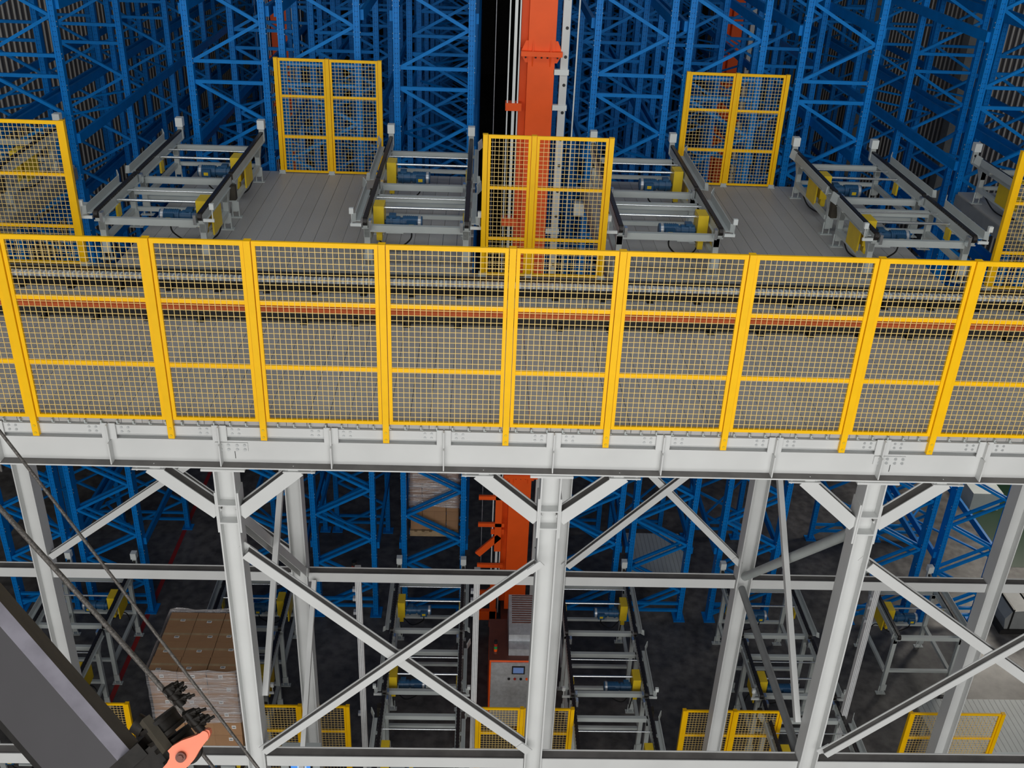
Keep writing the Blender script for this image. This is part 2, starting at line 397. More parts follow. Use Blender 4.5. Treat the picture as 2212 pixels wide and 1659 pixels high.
def member(name, p, q, w, h, label, cat, shape='h2', ref=(0, 0, 1), group=None, m='white', plates=True):
    t = thing(name, p, label, cat, group); P, Q = Vector(p), Vector(q); mb = MB()
    z = Vector((0, 0, 0))
    if shape == 'h': mb.hbar(z, Q - P, w, h, 0.012, ref)
    elif shape == 'h2':   # H lying with its web vertical-facing (channel seen from the front)
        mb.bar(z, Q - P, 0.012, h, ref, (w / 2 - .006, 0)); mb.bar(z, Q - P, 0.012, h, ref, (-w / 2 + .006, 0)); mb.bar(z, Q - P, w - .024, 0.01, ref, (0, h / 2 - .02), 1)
    elif shape == 'pipe': mb.cyl(z, Q - P, w / 2, 16)
    else: mb.bar(z, Q - P, w, h, ref)
    mb.build('beam', [M[m], M['topgrey']], t)
    if plates:
        d, a, b = mb.axes(P, Q, ref)
        for e, s in ((z, 1), (Q - P, -1)):
            g2 = MB().bar(e - d * s * 0.08, e + d * s * 0.1, 0.014, h * 0.95, ref, (-(w / 2 + .008), 0))
            g2.build('gusset', M[m], t)
    return t
# knee braces between the front columns and the girder
for x, n in ((-2.64, 'left'), (0.835, 'centre'), (4.36, 'right')):
    for s, sn in ((-1, 'left'), (1, 'right')):
        t = member('knee_brace', (x + s * 0.12, 0.02, -1.13), (x + s * 0.78, 0.02, -0.55), 0.15, 0.15,
               f'short white knee brace rising to the {sn} from the {n} front column', 'brace', plates=False)
        e = MB().box(s * 0.50, s * 0.84, -0.1, 0.1, 0.565, 0.578)
        e.build('end_plate', M['white'], t)
        b = MB()
        for dx in (0.53, 0.8): b.cyl((s * dx, -0.06, 0.54), (s * dx, -0.06, 0.6), 0.013, 8)
        b.build('bolt', M['bolt'], t)
# horizontal ties
for xa, xb, n in ((-6.2, -2.76, 'running left from the left front column'), (-2.52, 0.72, 'between the left and centre front columns'),
                  (0.95, 4.24, 'between the centre and right front columns'), (4.48, 8.0, 'running right from the right front column')):
    member('tie_beam', (xa, 0.02, -4.92), (xb, 0.02, -4.92), 0.16, 0.17, 'white horizontal tie beam at the photo foot, ' + n, 'beam', plates=False)
for xa, xb, n in ((-10, -6.75, 'left of the far left rear column'), (-6.5, -2.81, 'between the two left rear columns'), (-2.55, 1.23, 'passing behind the orange crane'),
                  (1.49, 4.2, 'right of the centre columns'), (4.46, 8.27, 'passing behind the right front column'), (8.53, 11, 'at the right edge of the photo')):
    member('tie_beam', (xa, 3.6, -4.89), (xb, 3.6, -4.89), 0.16, 0.17, 'white rear horizontal tie beam ' + n, 'beam', plates=False)
# X bracing, front row
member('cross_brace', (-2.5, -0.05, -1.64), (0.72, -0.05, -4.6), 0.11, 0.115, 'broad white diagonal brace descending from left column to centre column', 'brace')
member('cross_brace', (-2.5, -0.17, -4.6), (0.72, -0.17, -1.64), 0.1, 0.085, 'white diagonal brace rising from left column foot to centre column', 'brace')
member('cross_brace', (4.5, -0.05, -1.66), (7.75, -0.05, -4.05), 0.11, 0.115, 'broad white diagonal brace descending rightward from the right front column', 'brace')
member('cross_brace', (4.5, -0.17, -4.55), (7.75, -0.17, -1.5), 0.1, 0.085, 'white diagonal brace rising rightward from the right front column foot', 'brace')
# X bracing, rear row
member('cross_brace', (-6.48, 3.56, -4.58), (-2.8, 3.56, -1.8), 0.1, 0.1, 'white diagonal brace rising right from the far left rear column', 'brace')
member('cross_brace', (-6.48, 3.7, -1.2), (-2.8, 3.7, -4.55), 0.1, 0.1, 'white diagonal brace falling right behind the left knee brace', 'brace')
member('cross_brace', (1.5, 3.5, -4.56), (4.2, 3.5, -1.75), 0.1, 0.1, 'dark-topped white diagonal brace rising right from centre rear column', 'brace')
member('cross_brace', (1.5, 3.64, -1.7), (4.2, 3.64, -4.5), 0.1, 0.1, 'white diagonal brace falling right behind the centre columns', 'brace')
# side bracing between front and rear columns
member('side_brace', (-2.5, 0.12, -3.98), (-2.5, 3.46, -0.46), 0.07, 0.09, 'grey-white flat brace rising steeply beside the left rear column', 'brace', 'box', m='white', plates=False)
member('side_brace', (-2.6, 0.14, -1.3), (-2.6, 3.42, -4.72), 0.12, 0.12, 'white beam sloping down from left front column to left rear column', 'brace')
member('side_brace', (-2.45, 3.46, -4.9), (-2.45, 0.14, -8.2), 0.07, 0.09, 'grey-white flat brace sloping down from the left rear tie', 'brace', 'box', plates=False)
member('side_brace', (4.2, 0.14, -4.35), (4.2, 3.46, -1.2), 0.07, 0.09, 'grey flat brace rising steeply left of the right front column', 'brace', 'box', plates=False)
member('side_brace', (4.33, 0.14, -1.35), (4.33, 3.5, -4.72), 0.13, 0.13, 'brown-grey pipe brace sloping left from the right front column', 'brace', 'pipe', m='grey', plates=False)
member('side_brace', (4.3, 3.46, -4.92), (4.32, 0.16, -4.95), 0.11, 0.11, 'grey beam running forward from the rear tie to right front column', 'brace', 'pipe', m='greyd', plates=False)

# ------------------------------------------------------------------ shuttle track on the deck
def track(y, m_bar, label, cat, name, striped):
    t = thing(name, (0, y, 0), label, cat)
    MB().box(-9.4, 11, -0.03, 0.05, 0.10, 0.155).build('carrier_beam', M['dark'], t)
    MB().box(-9.4, 11, 0.05, 0.2, 0.0, 0.11).build('backing_rail', M['dark'], t)
    if striped:
        s = MB().box(-9.4, 11, -0.045, 0.03, 0.155, 0.215)
        for i in range(330):
            x = -9.4 + i * 0.0618; s.box(x, x + 0.024, -0.0465, 0.03, 0.157, 0.2165, 1)
        s.build('toothed_rack', [M['galv'], M['endstop']], t)
    else:
        for k in range(4):
            MB().box(-9.4, 11, -0.05 + k * 0.03, -0.028 + k * 0.03, 0.16 + k * 0.012, 0.205 + k * 0.012).build('conductor_bar', M['copper'], t)
    for i in range(32):
        x = -9.2 + i * 0.64
        b = MB().box(x - 0.02, x + 0.02, -0.03, 0.03, 0.0, 0.11); b.box(x - 0.045, x + 0.045, -0.07, 0.03, 0.0, 0.012)
        b.build('bracket', M['dark'], t)
    return t
track(3.42, 'galv', 'dark rail with pale toothed rack running across the upper deck', 'rail', 'toothed_track', True)
track(2.47, 'copper', 'orange conductor rail on dark brackets running across the upper deck', 'rail', 'conductor_track', False)
tag(MB().box(-9.4, 11, 3.64, 3.94, 0.0, 0.08).build('black_strip', M['dark']), 'plain black strip at the rear of the shuttle aisle', 'rail')  # dark band behind the toothed rack, drawn as a low black box

# ------------------------------------------------------------------ pallet racks
RW = 1.29; RTOP = 4.7; UH = RTOP - FZ
def upright_mesh(double):
    mb = MB(); w, d = 0.11, 0.12
    prof = [(-w / 2, 0), (-0.03, 0), (-0.026, 0.012), (0.026, 0.012), (0.03, 0), (w / 2, 0), (w / 2, d), (0.02, d), (0.02, d - .01), (-0.02, d - .01), (-0.02, d), (-w / 2, d)]
    mb.prism(prof, (0, 0, 0), (1, 0, 0), (0, 1, 0), (0, 0, 1), 0.02, UH)
    if double: mb.prism([(u, v + d + 0.004) for u, v in prof], (0, 0, 0), (1, 0, 0), (0, 1, 0), (0, 0, 1), 0.02, 9.9)
    mb.box(-0.13, 0.13, -0.06, 0.3 if double else 0.18, 0, 0.022)
    return mb.mesh('upright', M['perf'])
UP2, UP1 = upright_mesh(True), upright_mesh(False)
BW = RW / 2
def diag_nodes():
    segs = []; z = 1.5; s = -1
    while z > FZ + 0.7: segs.append((s, z, -s, z - 0.655)); z -= 0.655; s = -s
    z = 1.85; s = -1
    while z < RTOP - 0.7: segs.append((s, z, -s, z + 0.655)); z += 0.655; s = -s
    return segs
SEG = diag_nodes()
def brace_bar(mb, a, y, w=0.055):
    s0, z0, s1, z1 = a; k = BW - 0.05
    mb.bar((s0 * k, y, z0 - FZ), (s1 * k, y, z1 - FZ), w, w, (0, 1, 0))
BR = []
for a in SEG:
    mb = MB(); brace_bar(mb, a, 0.07)
    if a[1] < -0.3: brace_bar(mb, a, 0.24)
    BR.append(mb.mesh('diagonal_brace', M['blue']))
HZ = [FZ + 0.25, FZ + 0.45, 1.5, 1.85]
HB = [MB().bar((-BW + .05, 0.07, z - FZ), (BW - .05, 0.07, z - FZ), 0.055, 0.06).mesh('horizontal_brace', M['blue']) for z in HZ]
lat = MB()
for a in SEG: brace_bar(lat, a, 0.07)
for z in HZ: lat.bar((-BW + .05, 0.07, z - FZ), (BW - .05, 0.07, z - FZ), 0.055, 0.06)
LAT = lat.mesh('upright_frame', M['blue'])
LEV = [-8.42, -6.18, -3.94, -1.7, 0.5, 2.78]
NR = 11; PY = 3.2
BEAM = MB().box(-0.03, 0.03, 0.1, PY * (NR - 1) + 0.1, -0.17, 0.0).mesh('rack_beam', M['blue'])
pb = MB()
for i in range(NR - 1):
    s = 1 if i % 2 else -1; y = i * PY
    pb.bar((-s * BW, y + .15, 0), (s * BW, y + PY * .5, 0), 0.04, 0.04); pb.bar((s * BW, y + PY * .5, 0), (-s * BW, y + PY, 0), 0.04, 0.04)
PLAN = pb.mesh('plan_brace', M['blue'])
bl = MB()
for i in range(28):
    z = 0.6 + i * 0.53
    for dz in (0, 0.08):
        bl.cyl((-0.062, 0.03, z + dz), (-0.056, 0.03, z + dz), 0.012, 6); bl.cyl((0.056, 0.03, z + dz), (0.062, 0.03, z + dz), 0.012, 6)
BOLT = bl.mesh('bolt', M['bolt'])
RACKS = [(-9.55, 'blue pallet rack at the far left edge against the ribbed wall'), (-7.92, 'blue pallet rack standing directly behind the left upper fence'),
         (-4.41, 'blue pallet rack behind the left chain conveyor'), (-2.81, 'blue pallet rack behind the left rear yellow fence'),
         (-0.85, 'blue pallet rack just left of the orange crane mast'), (2.6, 'blue pallet rack just right of the orange crane mast'),
         (4.2, 'blue pallet rack behind the right rear yellow fence'), (6.2, 'blue pallet rack behind the right chain conveyor'),
         (9.49, 'blue pallet rack standing directly behind the right upper fence'), (11.2, 'blue pallet rack at the far right edge against the ribbed wall')]
for cx, lab in RACKS:
    t = thing('pallet_rack', (cx, 9.0, FZ), lab, 'rack', 'blue pallet racks of the high-bay store')
    for i in range(NR):
        if i == 0:
            fr = bpy.data.objects.new('upright_frame', None); COL.objects.link(fr); fr.parent = t
            for me in BR: link('diagonal_brace', me, fr)
            for me in HB: link('horizontal_brace', me, fr)
        else: fr = link('upright_frame', LAT, t, (0, i * PY, 0))
        for s in (-1, 1):
            u = link('upright', UP2 if i == 0 else UP1, fr, (s * (BW - 0.0), 0, 0))
            if i == 0: link('bolt', BOLT, fr, (s * BW, 0, 0))
    for z in LEV:
        for s in (-1, 1): link('rack_beam', BEAM, t, (s * (BW + 0.085), 0, z - FZ))
    for z in (LEV[0] - .2, LEV[2], LEV[4] - .2): link('plan_brace', PLAN, t, (0, 0.07, z - FZ))
MBs = MB().box(-0.7, 0.7, 0, 1.6, 0.5, 0.56); MBs.box(-0.7, 0.7, -0.02, 0, 0.42, 0.56)
for i in range(14): MBs.box(-0.7 + i * 0.1, -0.692 + i * 0.1, 0, 1.6, 0.56, 0.562, 1)
tag(MBs.build('slatted_ramp', [M['grey'], M['greyd']], None, (4.5, 10.0, FZ)), 'pale slatted platform low inside the rack right of centre', 'platform')

# ------------------------------------------------------------------ chain conveyors
def conveyor_proto(L, H, drive, far, near, guides, my):
    W = 1.4; t = bpy.data.objects.new('chain_conveyor', None); COL.objects.link(t)
    h = W / 2; tall = H > 1
    for s in (-1, 1):
        r = MB().box(s * h - 0.03, s * h + 0.03, 0, L, H - 0.16, H - 0.035); r.box(s * h - 0.05, s * h + 0.05, 0, L, H - 0.17, H - 0.155)
        r.build('chain_rail', M['grey'], t)
        c = MB().box(s * h - 0.028, s * h + 0.028, 0, L, H - 0.035, H)
        for y in (0, L):
            c.cyl((s * h - 0.028, y, H - 0.06), (s * h + 0.028, y, H - 0.06), 0.06, 14)
        for i in range(int(L / 0.08)): c.box(s * h - 0.034, s * h + 0.034, i * .08, i * .08 + 0.03, H - 0.03, H - 0.01)
        c.build('chain', M['chain'], t)
        for y in (0.14, L - 0.3 if not far else L - 0.42):
            lg = MB().box(-0.04, 0.04, -0.04, 0.04, 0.1, H - 0.16)
            lg.prism([(-0.04, 0), (0.04, 0), (0.04, 0.0), (0.16, 0.16), (-0.04, 0.16)], (0, 0, H - 0.33), (0, 1, 0), (0, 0, 1), (1, 0, 0), -0.045, 0.045)
            l = lg.build('leg', M['grey'], t, (s * (h - 0.01), y, 0))
            ft = MB().box(-0.1, 0.1, -0.05, 0.05, 0, 0.012); ft.cyl((0.05, 0, 0.012), (0.05, 0, 0.2), 0.012, 8); ft.cyl((-0.05, 0, 0.012), (-0.05, 0, 0.2), 0.012, 8)
            ft.box(-0.03, 0.07, -0.055, -0.03, 0.12, 0.27)
            ft.build('foot', M['grey'], l)
        ya, yb = 0.14, (L - 0.3 if not far else L - 0.42)
        zb = 0.27 if not tall else 0.6
        MB().box(s * h - 0.045, s * h + 0.025, ya + .04, yb - .04, zb - 0.035, zb + 0.035).build('side_bar', M['grey'], t)
    for y in (0.14, yb):
        MB().box(-h + .03, h - .03, y - 0.035, y + 0.035, H - 0.25, H - 0.155).build('cross_bar', M['grey'], t)
        MB().box(-h + .03, h - .03, y + 0.02, y + 0.08, zb - 0.03, zb + 0.03).build('lower_bar', M['grey'], t)
    d = drive
    MB().cyl((-h + .04, my + 0.05, H - 0.1), (h - .04, my + 0.05, H - 0.1), 0.02, 10).build('drive_shaft', M['chrome'], t)
    MB().cyl((-h + .04, my + 0.5, H - 0.1), (h - .04, my + 0.5, H - 0.1), 0.012, 8).build('tie_rod', M['chrome'], t)
    # yellow chain guards
    gx = d * (h - 0.13)
    gd = MB().box(gx - 0.075, gx + 0.075, my - 0.12, my + 0.18, H - 0.42, H - 0.03); gd.box(gx - 0.04, gx + 0.04, my - 0.1, my + 0.02, H - 0.55, H - 0.42)
    gd.build('chain_guard', M['guard'], t)
    MB().box(d * (h + 0.035) - .012, d * (h + .035) + .012, my - 0.2, my + 0.28, H - 0.5, H - 0.17).build('outer_guard', M['guard'], t)
    MB().box(-d * (h - 0.05) - .015, -d * (h - .05) + .015, my - 0.06, my + 0.1, H - 0.34, H - 0.16).build('chain_guard', M['guard'], t)
    # geared motor
    x0 = d * (h - 0.23); sg = -d; zc = H - 0.29; yc = my - 0.02
    mo = MB(); mo.cyl((x0 + d * .05, yc, zc), (x0, yc, zc), 0.03, 10)
    mo.cyl((x0, yc, zc), (x0 + sg * 0.2, yc, zc), 0.088, 16); mo.cyl((x0 + sg * .06, yc, zc), (x0 + sg * 0.09, yc, zc), 0.105, 16)
    mo.cyl((x0 + sg * 0.2, yc, zc), (x0 + sg * 0.24, yc, zc), 0.07, 14)
    mo.cyl((x0 + sg * 0.24, yc, zc), (x0 + sg * 0.52, yc, zc), 0.095, 18)
    for k in range(7): mo.cyl((x0 + sg * (0.27 + .03 * k), yc, zc), (x0 + sg * (0.28 + .03 * k), yc, zc), 0.101, 18)
    mo.box(min(x0 + sg * .3, x0 + sg * .44), max(x0 + sg * .3, x0 + sg * .44), yc - 0.15, yc - 0.05, zc - 0.06, zc + 0.06)
    mo.box(min(x0 + sg * .04, x0 + sg * .14), max(x0 + sg * .04, x0 + sg * .14), yc - 0.06, yc + 0.06, zc + 0.08, zc + 0.12)
    m = mo.build('gear_motor', M['motor'], t)
    MB().box(x0 + sg * .37 - .035, x0 + sg * .37 + .035, yc - 0.153, yc - 0.15, zc - 0.03, zc + 0.02).build('nameplate', M['guard'], m)
    MB().cyl((x0 + sg * .46, yc, zc), (x0 + sg * .5, yc, zc), 0.103, 18).build('fan_cover', M['galv'], m)
    MB().box(min(x0, x0 + sg * .25), max(x0, x0 + sg * .25), yc - 0.1, yc + 0.1, zc - 0.14, zc - 0.1).build('motor_bracket', M['grey'], t)
    cb = smooth_path([(x0 + sg * .37, yc - 0.1, zc - 0.06), (x0 + sg * .34, yc - 0.05, zc - 0.25), (x0 + sg * .1, yc + 0.1, max(0.03, zc - .5)), (d * (h - .08), yc + 0.4, max(.05, zc - .55)), (d * (h - .06), yb - .1, 0.2)])
    MB().tube(cb, 0.012, 6).build('cable', M['black'], t)
    # guides beside the chains
    for s in guides:
        x = s * (h + 0.13)
        gp = MB(); gp.bar((x, -0.02, H + 0.0), (x, L * 0.78, H + 0.0), 0.012, 0.12); gp.bar((x + s * .06, L * 0.78 + .12, H + 0.03), (x, L * 0.78, H + 0.0), 0.012, 0.16)
        gp.bar((x - s * .03, 0, H - .055), (x - s * .03, L * .78, H - .055), 0.07, 0.01); gp.bar((x + s * .04, -0.06, H + 0.01), (x, -0.02, H), 0.012, 0.12)
        gp.build('guide_plate', M['grey'], t)
        for y in (0.25, L * .62): MB().box(min(s * h, x), max(s * h, x), y, y + 0.05, H - 0.1, H - 0.06).build('guide_bracket', M['grey'], t)
    if far:
        for s in (-1, 1):
            MB().box(s * h - 0.045, s * h + 0.045, L - 0.02, L + 0.04, H - 0.16, H + 0.05).build('stop_post', M['grey'], t)
            MB().box(s * h - 0.06, s * h + 0.06, L - 0.05, L + 0.08, H + 0.05, H + 0.2).build('end_stop', M['endstop'], t)
    else:
        for s in (-1, 1):
            e = MB().box(s * (h + .05), s * (h + .2), -0.05, -0.02, H - 0.12, H - 0.08) if s > 0 else MB().box(-(h + .2), -(h + .05), -0.05, -0.02, H - 0.12, H - 0.08)
            e.cyl((s * (h + .18), -0.035, H - .1), (s * (h + .18), -0.035, H + 0.08), 0.008, 6); e.box(s * (h + .18) - .03, s * (h + .18) + .03, -0.06, -0.01, H + .06, H + .14)
            e.build('sensor', M['endstop'], t)
            for k in (0, 1):
                yy = k * L; xm = s * (h - .07)
                MB().box(xm - .02, xm + .02, yy - .05, yy + .05, H - .17, H - .03).build('bearing_block', M['chrome'], t)
    if near:
        s = d
        MB().box(s * (h + .06) - .05, s * (h + .06) + .05, L - 0.16, L - 0.04, H - 0.36, H - 0.14).build('junction_box', M['olive'], t)
    return t
PROTO = {}
LANE = {'a': (-4.53, 1, (-1,)), 'd': (-0.875, -1, (-1, 1)), 'e': (2.67, 1, (1,)), 'g': (6.27, -1, (-1, 1)), 'l': (-8.02, 1, (-1,)), 'h': (9.53, -1, (1, -1))}
LN = {'a': 'left of the left rear yellow fence', 'd': 'just left of the crane aisle', 'e': 'just right of the crane aisle', 'g': 'right of the right rear fence',
      'l': 'at the far left behind yellow fence', 'h': 'at the far right behind yellow fence'}
LG = {'a': 'in the carton stack lane', 'd': 'in the lane left of the control cabinet', 'e': 'in the lane right of the control cabinet', 'g': 'behind the right front column',
      'l': 'at far left behind the boom ropes', 'h': 'at far right beside the sunlit floor'}
def place_conveyor(key, y0, L, z, H, far, near, my, label, group):
    cx, d, gd = LANE[key]; k = (L, H, d, far, near, gd, my)
    if k not in PROTO: o = PROTO[k] = conveyor_proto(L, H, d, far, near, gd, my)
    else: o = copy_tree(PROTO[k])
    o.location = (cx, y0, z); tag(o, label, 'conveyor', group); return o
for key in LANE:
    place_conveyor(key, 4.3, 1.78, 0, 0.77, False, True, 0.68, f'grey chain conveyor on the upper deck {LN[key]}, front section', 'chain conveyors on the upper deck')
    place_conveyor(key, 6.2, 2.42, 0, 0.77, True, False, 0.98, f'grey chain conveyor on the upper deck {LN[key]}, rear section', 'chain conveyors on the upper deck')
HL = 1.75
for key in LANE:
    place_conveyor(key, 6.66, 2.02, FZ, HL, True, False, 0.9, f'tall grey ground-floor chain conveyor {LG[key]}, rear section', 'chain conveyors on the ground floor')
    if key == 'h':
        continue
    place_conveyor(key, 4.98, 1.5, FZ, HL, False, False, 0.45, f'tall grey ground-floor chain conveyor {LG[key]}, middle section', 'chain conveyors on the ground floor')
    place_conveyor(key, 2.6, 2.2, FZ, HL, False, True, 1.0, f'tall grey ground-floor chain conveyor {LG[key]}, nearest section', 'chain conveyors on the ground floor')

# ------------------------------------------------------------------ stacker cranes
def crane(x, y, label, detail, zt=5.0):
    t = thing('stacker_crane', (x, y, FZ), label, 'crane')
    h = zt - FZ
    MB().box(-0.23, 0.23, 0, 0.5, 0.6, h).build('mast', M['orange'], t)
    MB().box(-0.35, -0.23, 0.28, 0.5, 0.6, h).build('side_mast', M['orange'], t)
    for z in (12.7, 8.3, 4.2):
        j = MB().box(-0.35, 0.35, -0.1, 0.56, z - 0.04, z + 0.04)
        for xx in (-0.15, 0.15):
            j.prism([(0, -0.22), (-0.08, 0), (0, 0.22)], (xx, 0.0, z), (0, 1, 0), (0, 0, 1), (1, 0, 0), -0.008, 0.008)
        for s in (-1, 1): j.prism([(s * .225, 0.2), (s * .27, .2), (s * .335, .05), (s * .335, -.05), (s * .27, -.16), (s * .225, -.16)], (0, 0.03, z), (1, 0, 0), (0, 0, 1), (0, 1, 0), -0.008, 0.008)
        fl = j.build('flange_joint', M['orange'], t)
        b = MB()
        for xx in (-.27, -.1, 0, .1, .27): b.cyl((xx, -0.05, z - .075), (xx, -0.05, z - .04), 0.014, 8)
        b.build('bolt', M['dark'], fl)
    rl = MB().box(0.36, 0.46, 0.02, 0.12, 0.5, h); rl.box(0.33, 0.36, 0.02, 0.14, 0.5, h)
    for i in range(32):
        z = 0.9 + i * 0.47; rl.cyl((0.41, 0.016, z), (0.41, 0.02, z), 0.028, 10, 1)
    r = rl.build('guide_rail', [M['white'], M['black']], t)
    for z in (11.75, 12.35, 9.5, 7.3, 5.2): MB().box(0.22, 0.48, 0.0, 0.1, z, z + 0.09).build('rail_clamp', M['endstop'], t)
    for dx, w in ((-0.56, 0.022), (-0.47, 0.05), (-0.385, 0.022)):
        MB().box(dx, dx + w, 0.1, 0.15, 0.4, h).build('cable_track', M['endstop'], t)
    MB().cyl((0.6, 0.05, 1.0), (0.6, 0.05, h), 0.014, 6).build('white_rope', M['endstop'], t)
    MB().cyl((-0.78, 0.2, 0.4), (-0.78, 0.2, h), 0.006, 5).build('lift_rope', M['galv'], t)
    for z in (11.7, 9.6, 6.6, 4.55, 2.6): MB().box(-0.58, -0.3, 0.08, 0.3, z, z + 0.13).build('track_clamp', M['orange'], t)
    if detail:
        cg = MB()
        for z in (3.55, 2.85, 1.75, 1.0): cg.box(-0.86, -0.3, 0.0, 0.06, z, z + 0.09)
        cg.box(-0.5, -0.36, 0.0, 0.2, 2.2, 3.9); cg.bar((-0.86, 0.03, 2.1), (-0.4, 0.03, 2.6), 0.06, 0.14); cg.bar((-0.86, 0.03, 0.75), (-0.4, 0.03, 1.25), 0.06, 0.14)
        cg.box(-0.56, -0.42, -0.1, 0.15, 0.15, 1.55); cg.box(-0.86, -0.4, -0.1, 0.0, 0.35, 0.6)
        cg.build('lift_carriage', M['orange'], t)
    bs = MB().box(-0.3, 0.3, -1.95, 2.6, 0.12, 0.5); bs.box(-0.06, 0.06, -3.4, 20, 0.0, 0.12)
    bs.build('base_beam', M['rust'], t)
    return t
crane(0.985, 8.62, 'tall orange stacker crane mast in the central aisle between blue racks', True)
crane(-6.1, 23.0, 'distant orange crane mast deep in the left rack aisle', False, 6)
crane(7.75, 23.0, 'distant orange crane mast deep in the right rack aisle', False, 6)

# control cabinet on the crane base
t = thing('control_cabinet', (0.85, 5.95, FZ + 0.35), 'grey-fronted orange control cabinet with small screen at the crane foot', 'cabinet')
MB().box(-0.46, 0.46, -0.53, 0.6, 0, 1.74).build('body', M['orange'], t)
MB().box(-0.47, 0.47, -0.54, 0.61, 1.74, 1.755).build('top_cover', M['rust'], t)
dr = MB().box(-0.43, 0.47, -0.56, -0.53, 0.03, 1.7).build('door', M['galv'], t)
MB().box(-0.03, 0.22, -0.57, -0.56, 1.42, 1.62).build('screen_bezel', M['dark'], dr)
MB().box(-0.005, 0.195, -0.573, -0.57, 1.45, 1.59).build('screen', M['lcd'], dr)
for i, mm in enumerate(('black', 'red', 'black', 'orange')):
    MB().cyl((-0.08 + i * .115, -0.58, 1.3), (-0.08 + i * .115, -0.56, 1.3), 0.026, 10).build('button', M[mm], dr)
hs = MB().prism([(-0.42, 0), (-0.42, 0.16), (-0.24, 0.2), (-0.22, 0.34), (-0.05, 0.4), (0.62, 0.62), (0.66, 0.0)], (0.2, 0, 1.755), (0, 1, 0), (0, 0, 1), (1, 0, 0), -0.3, 0.3)
hs = hs.build('heat_exchanger', M['galv'], t)
lv = MB()
for i in range(13):
    y = 0.02 + i * 0.047; z = 1.755 + 0.4 + (y + .05) / .67 * .22
    lv.box(-0.04, 0.46, y, y + 0.018, z - 0.01, z + 0.012)
lv.build('louvre', M['rust'], hs)
sl = thing('signal_lamp', (0.5, 5.6, FZ + 0.35 + 1.755), 'small red and green signal lamp on top of the control cabinet', 'lamp')
MB().cyl((0, 0, 0), (0, 0, 0.05), 0.04, 12).build('base', M['rust'], sl)
for i, mm in enumerate(('orange', 'green', 'red', 'black')):
    MB().cyl((0, 0, .05 + i * .065), (0, 0, .05 + i * .065 + .062), 0.034, 12).build('lens', M[mm], sl)

# pale aluminium posts on the ground floor
def alu_post(x, y, h, label):
    t = thing('aluminium_post', (x, y, FZ), label, 'post')
    p = MB().box(-0.05, 0.05, -0.05, 0.05, 0, h)
    for u in (-0.03, 0.0, 0.03): p.box(u - .006, u + .006, -0.056, -0.05, 0.3, h - .1, 1)
    p.build('profile', [M['label'], M['galv']], t)
    for z in (1.6, h - 0.5, h - 0.7, h - 1.0): MB().box(-0.1, -0.05, -0.05, 0.03, z, z + .06).build('clamp', M['galv'], t)
    MB().box(-0.1, 0.1, -0.1, 0.1, 0, 0.02).build('base_plate', M['galv'], t)
    return t
alu_post(-1.91, 4.5, 5.0, 'pale aluminium post on the ground floor left of the conveyor lane')
alu_post(0.1, 4.5, 5.0, 'pale aluminium post on the ground floor beside the orange crane')
alu_post(7.0, 4.5, 5.0, 'pale aluminium post on the ground floor right of the right front column')
sl = thing('signal_lamp', (-1.98, 4.6, FZ + 4.7), 'small red and green signal lamp on top of aluminium post', 'lamp')
for i, mm in enumerate(('green', 'red', 'black')):
    MB().cyl((0, 0, .1 + i * .08), (0, 0, .1 + i * .08 + .075), 0.045, 12).build('lens', M[mm], sl)
MB().cyl((0, 0, -.1), (0, 0, 0.1), 0.02, 8).build('stem', M['dark'], sl)

# small devices
for x, y, z, lab in ((-5.5, 4.5, 0.62, 'white sensor box beside the left upper yellow fence'),):
    tag(MB().box(x - .09, x + .09, y - .06, y + .06, z, z + .16).build('sensor_box', M['endstop']), lab, 'box')
tag(MB().box(7.05, 7.35, 5.3, 5.75, 0.42, 0.6).build('sensor_box', M['endstop']), 'white box beside the right upper chain conveyor', 'box')

tag(MB().box(1.72, 1.9, 8.72, 8.9, -0.62, -0.4).build('sensor_box', M['endstop']), 'cream sensor box on a rack post behind the central yellow fence', 'box')
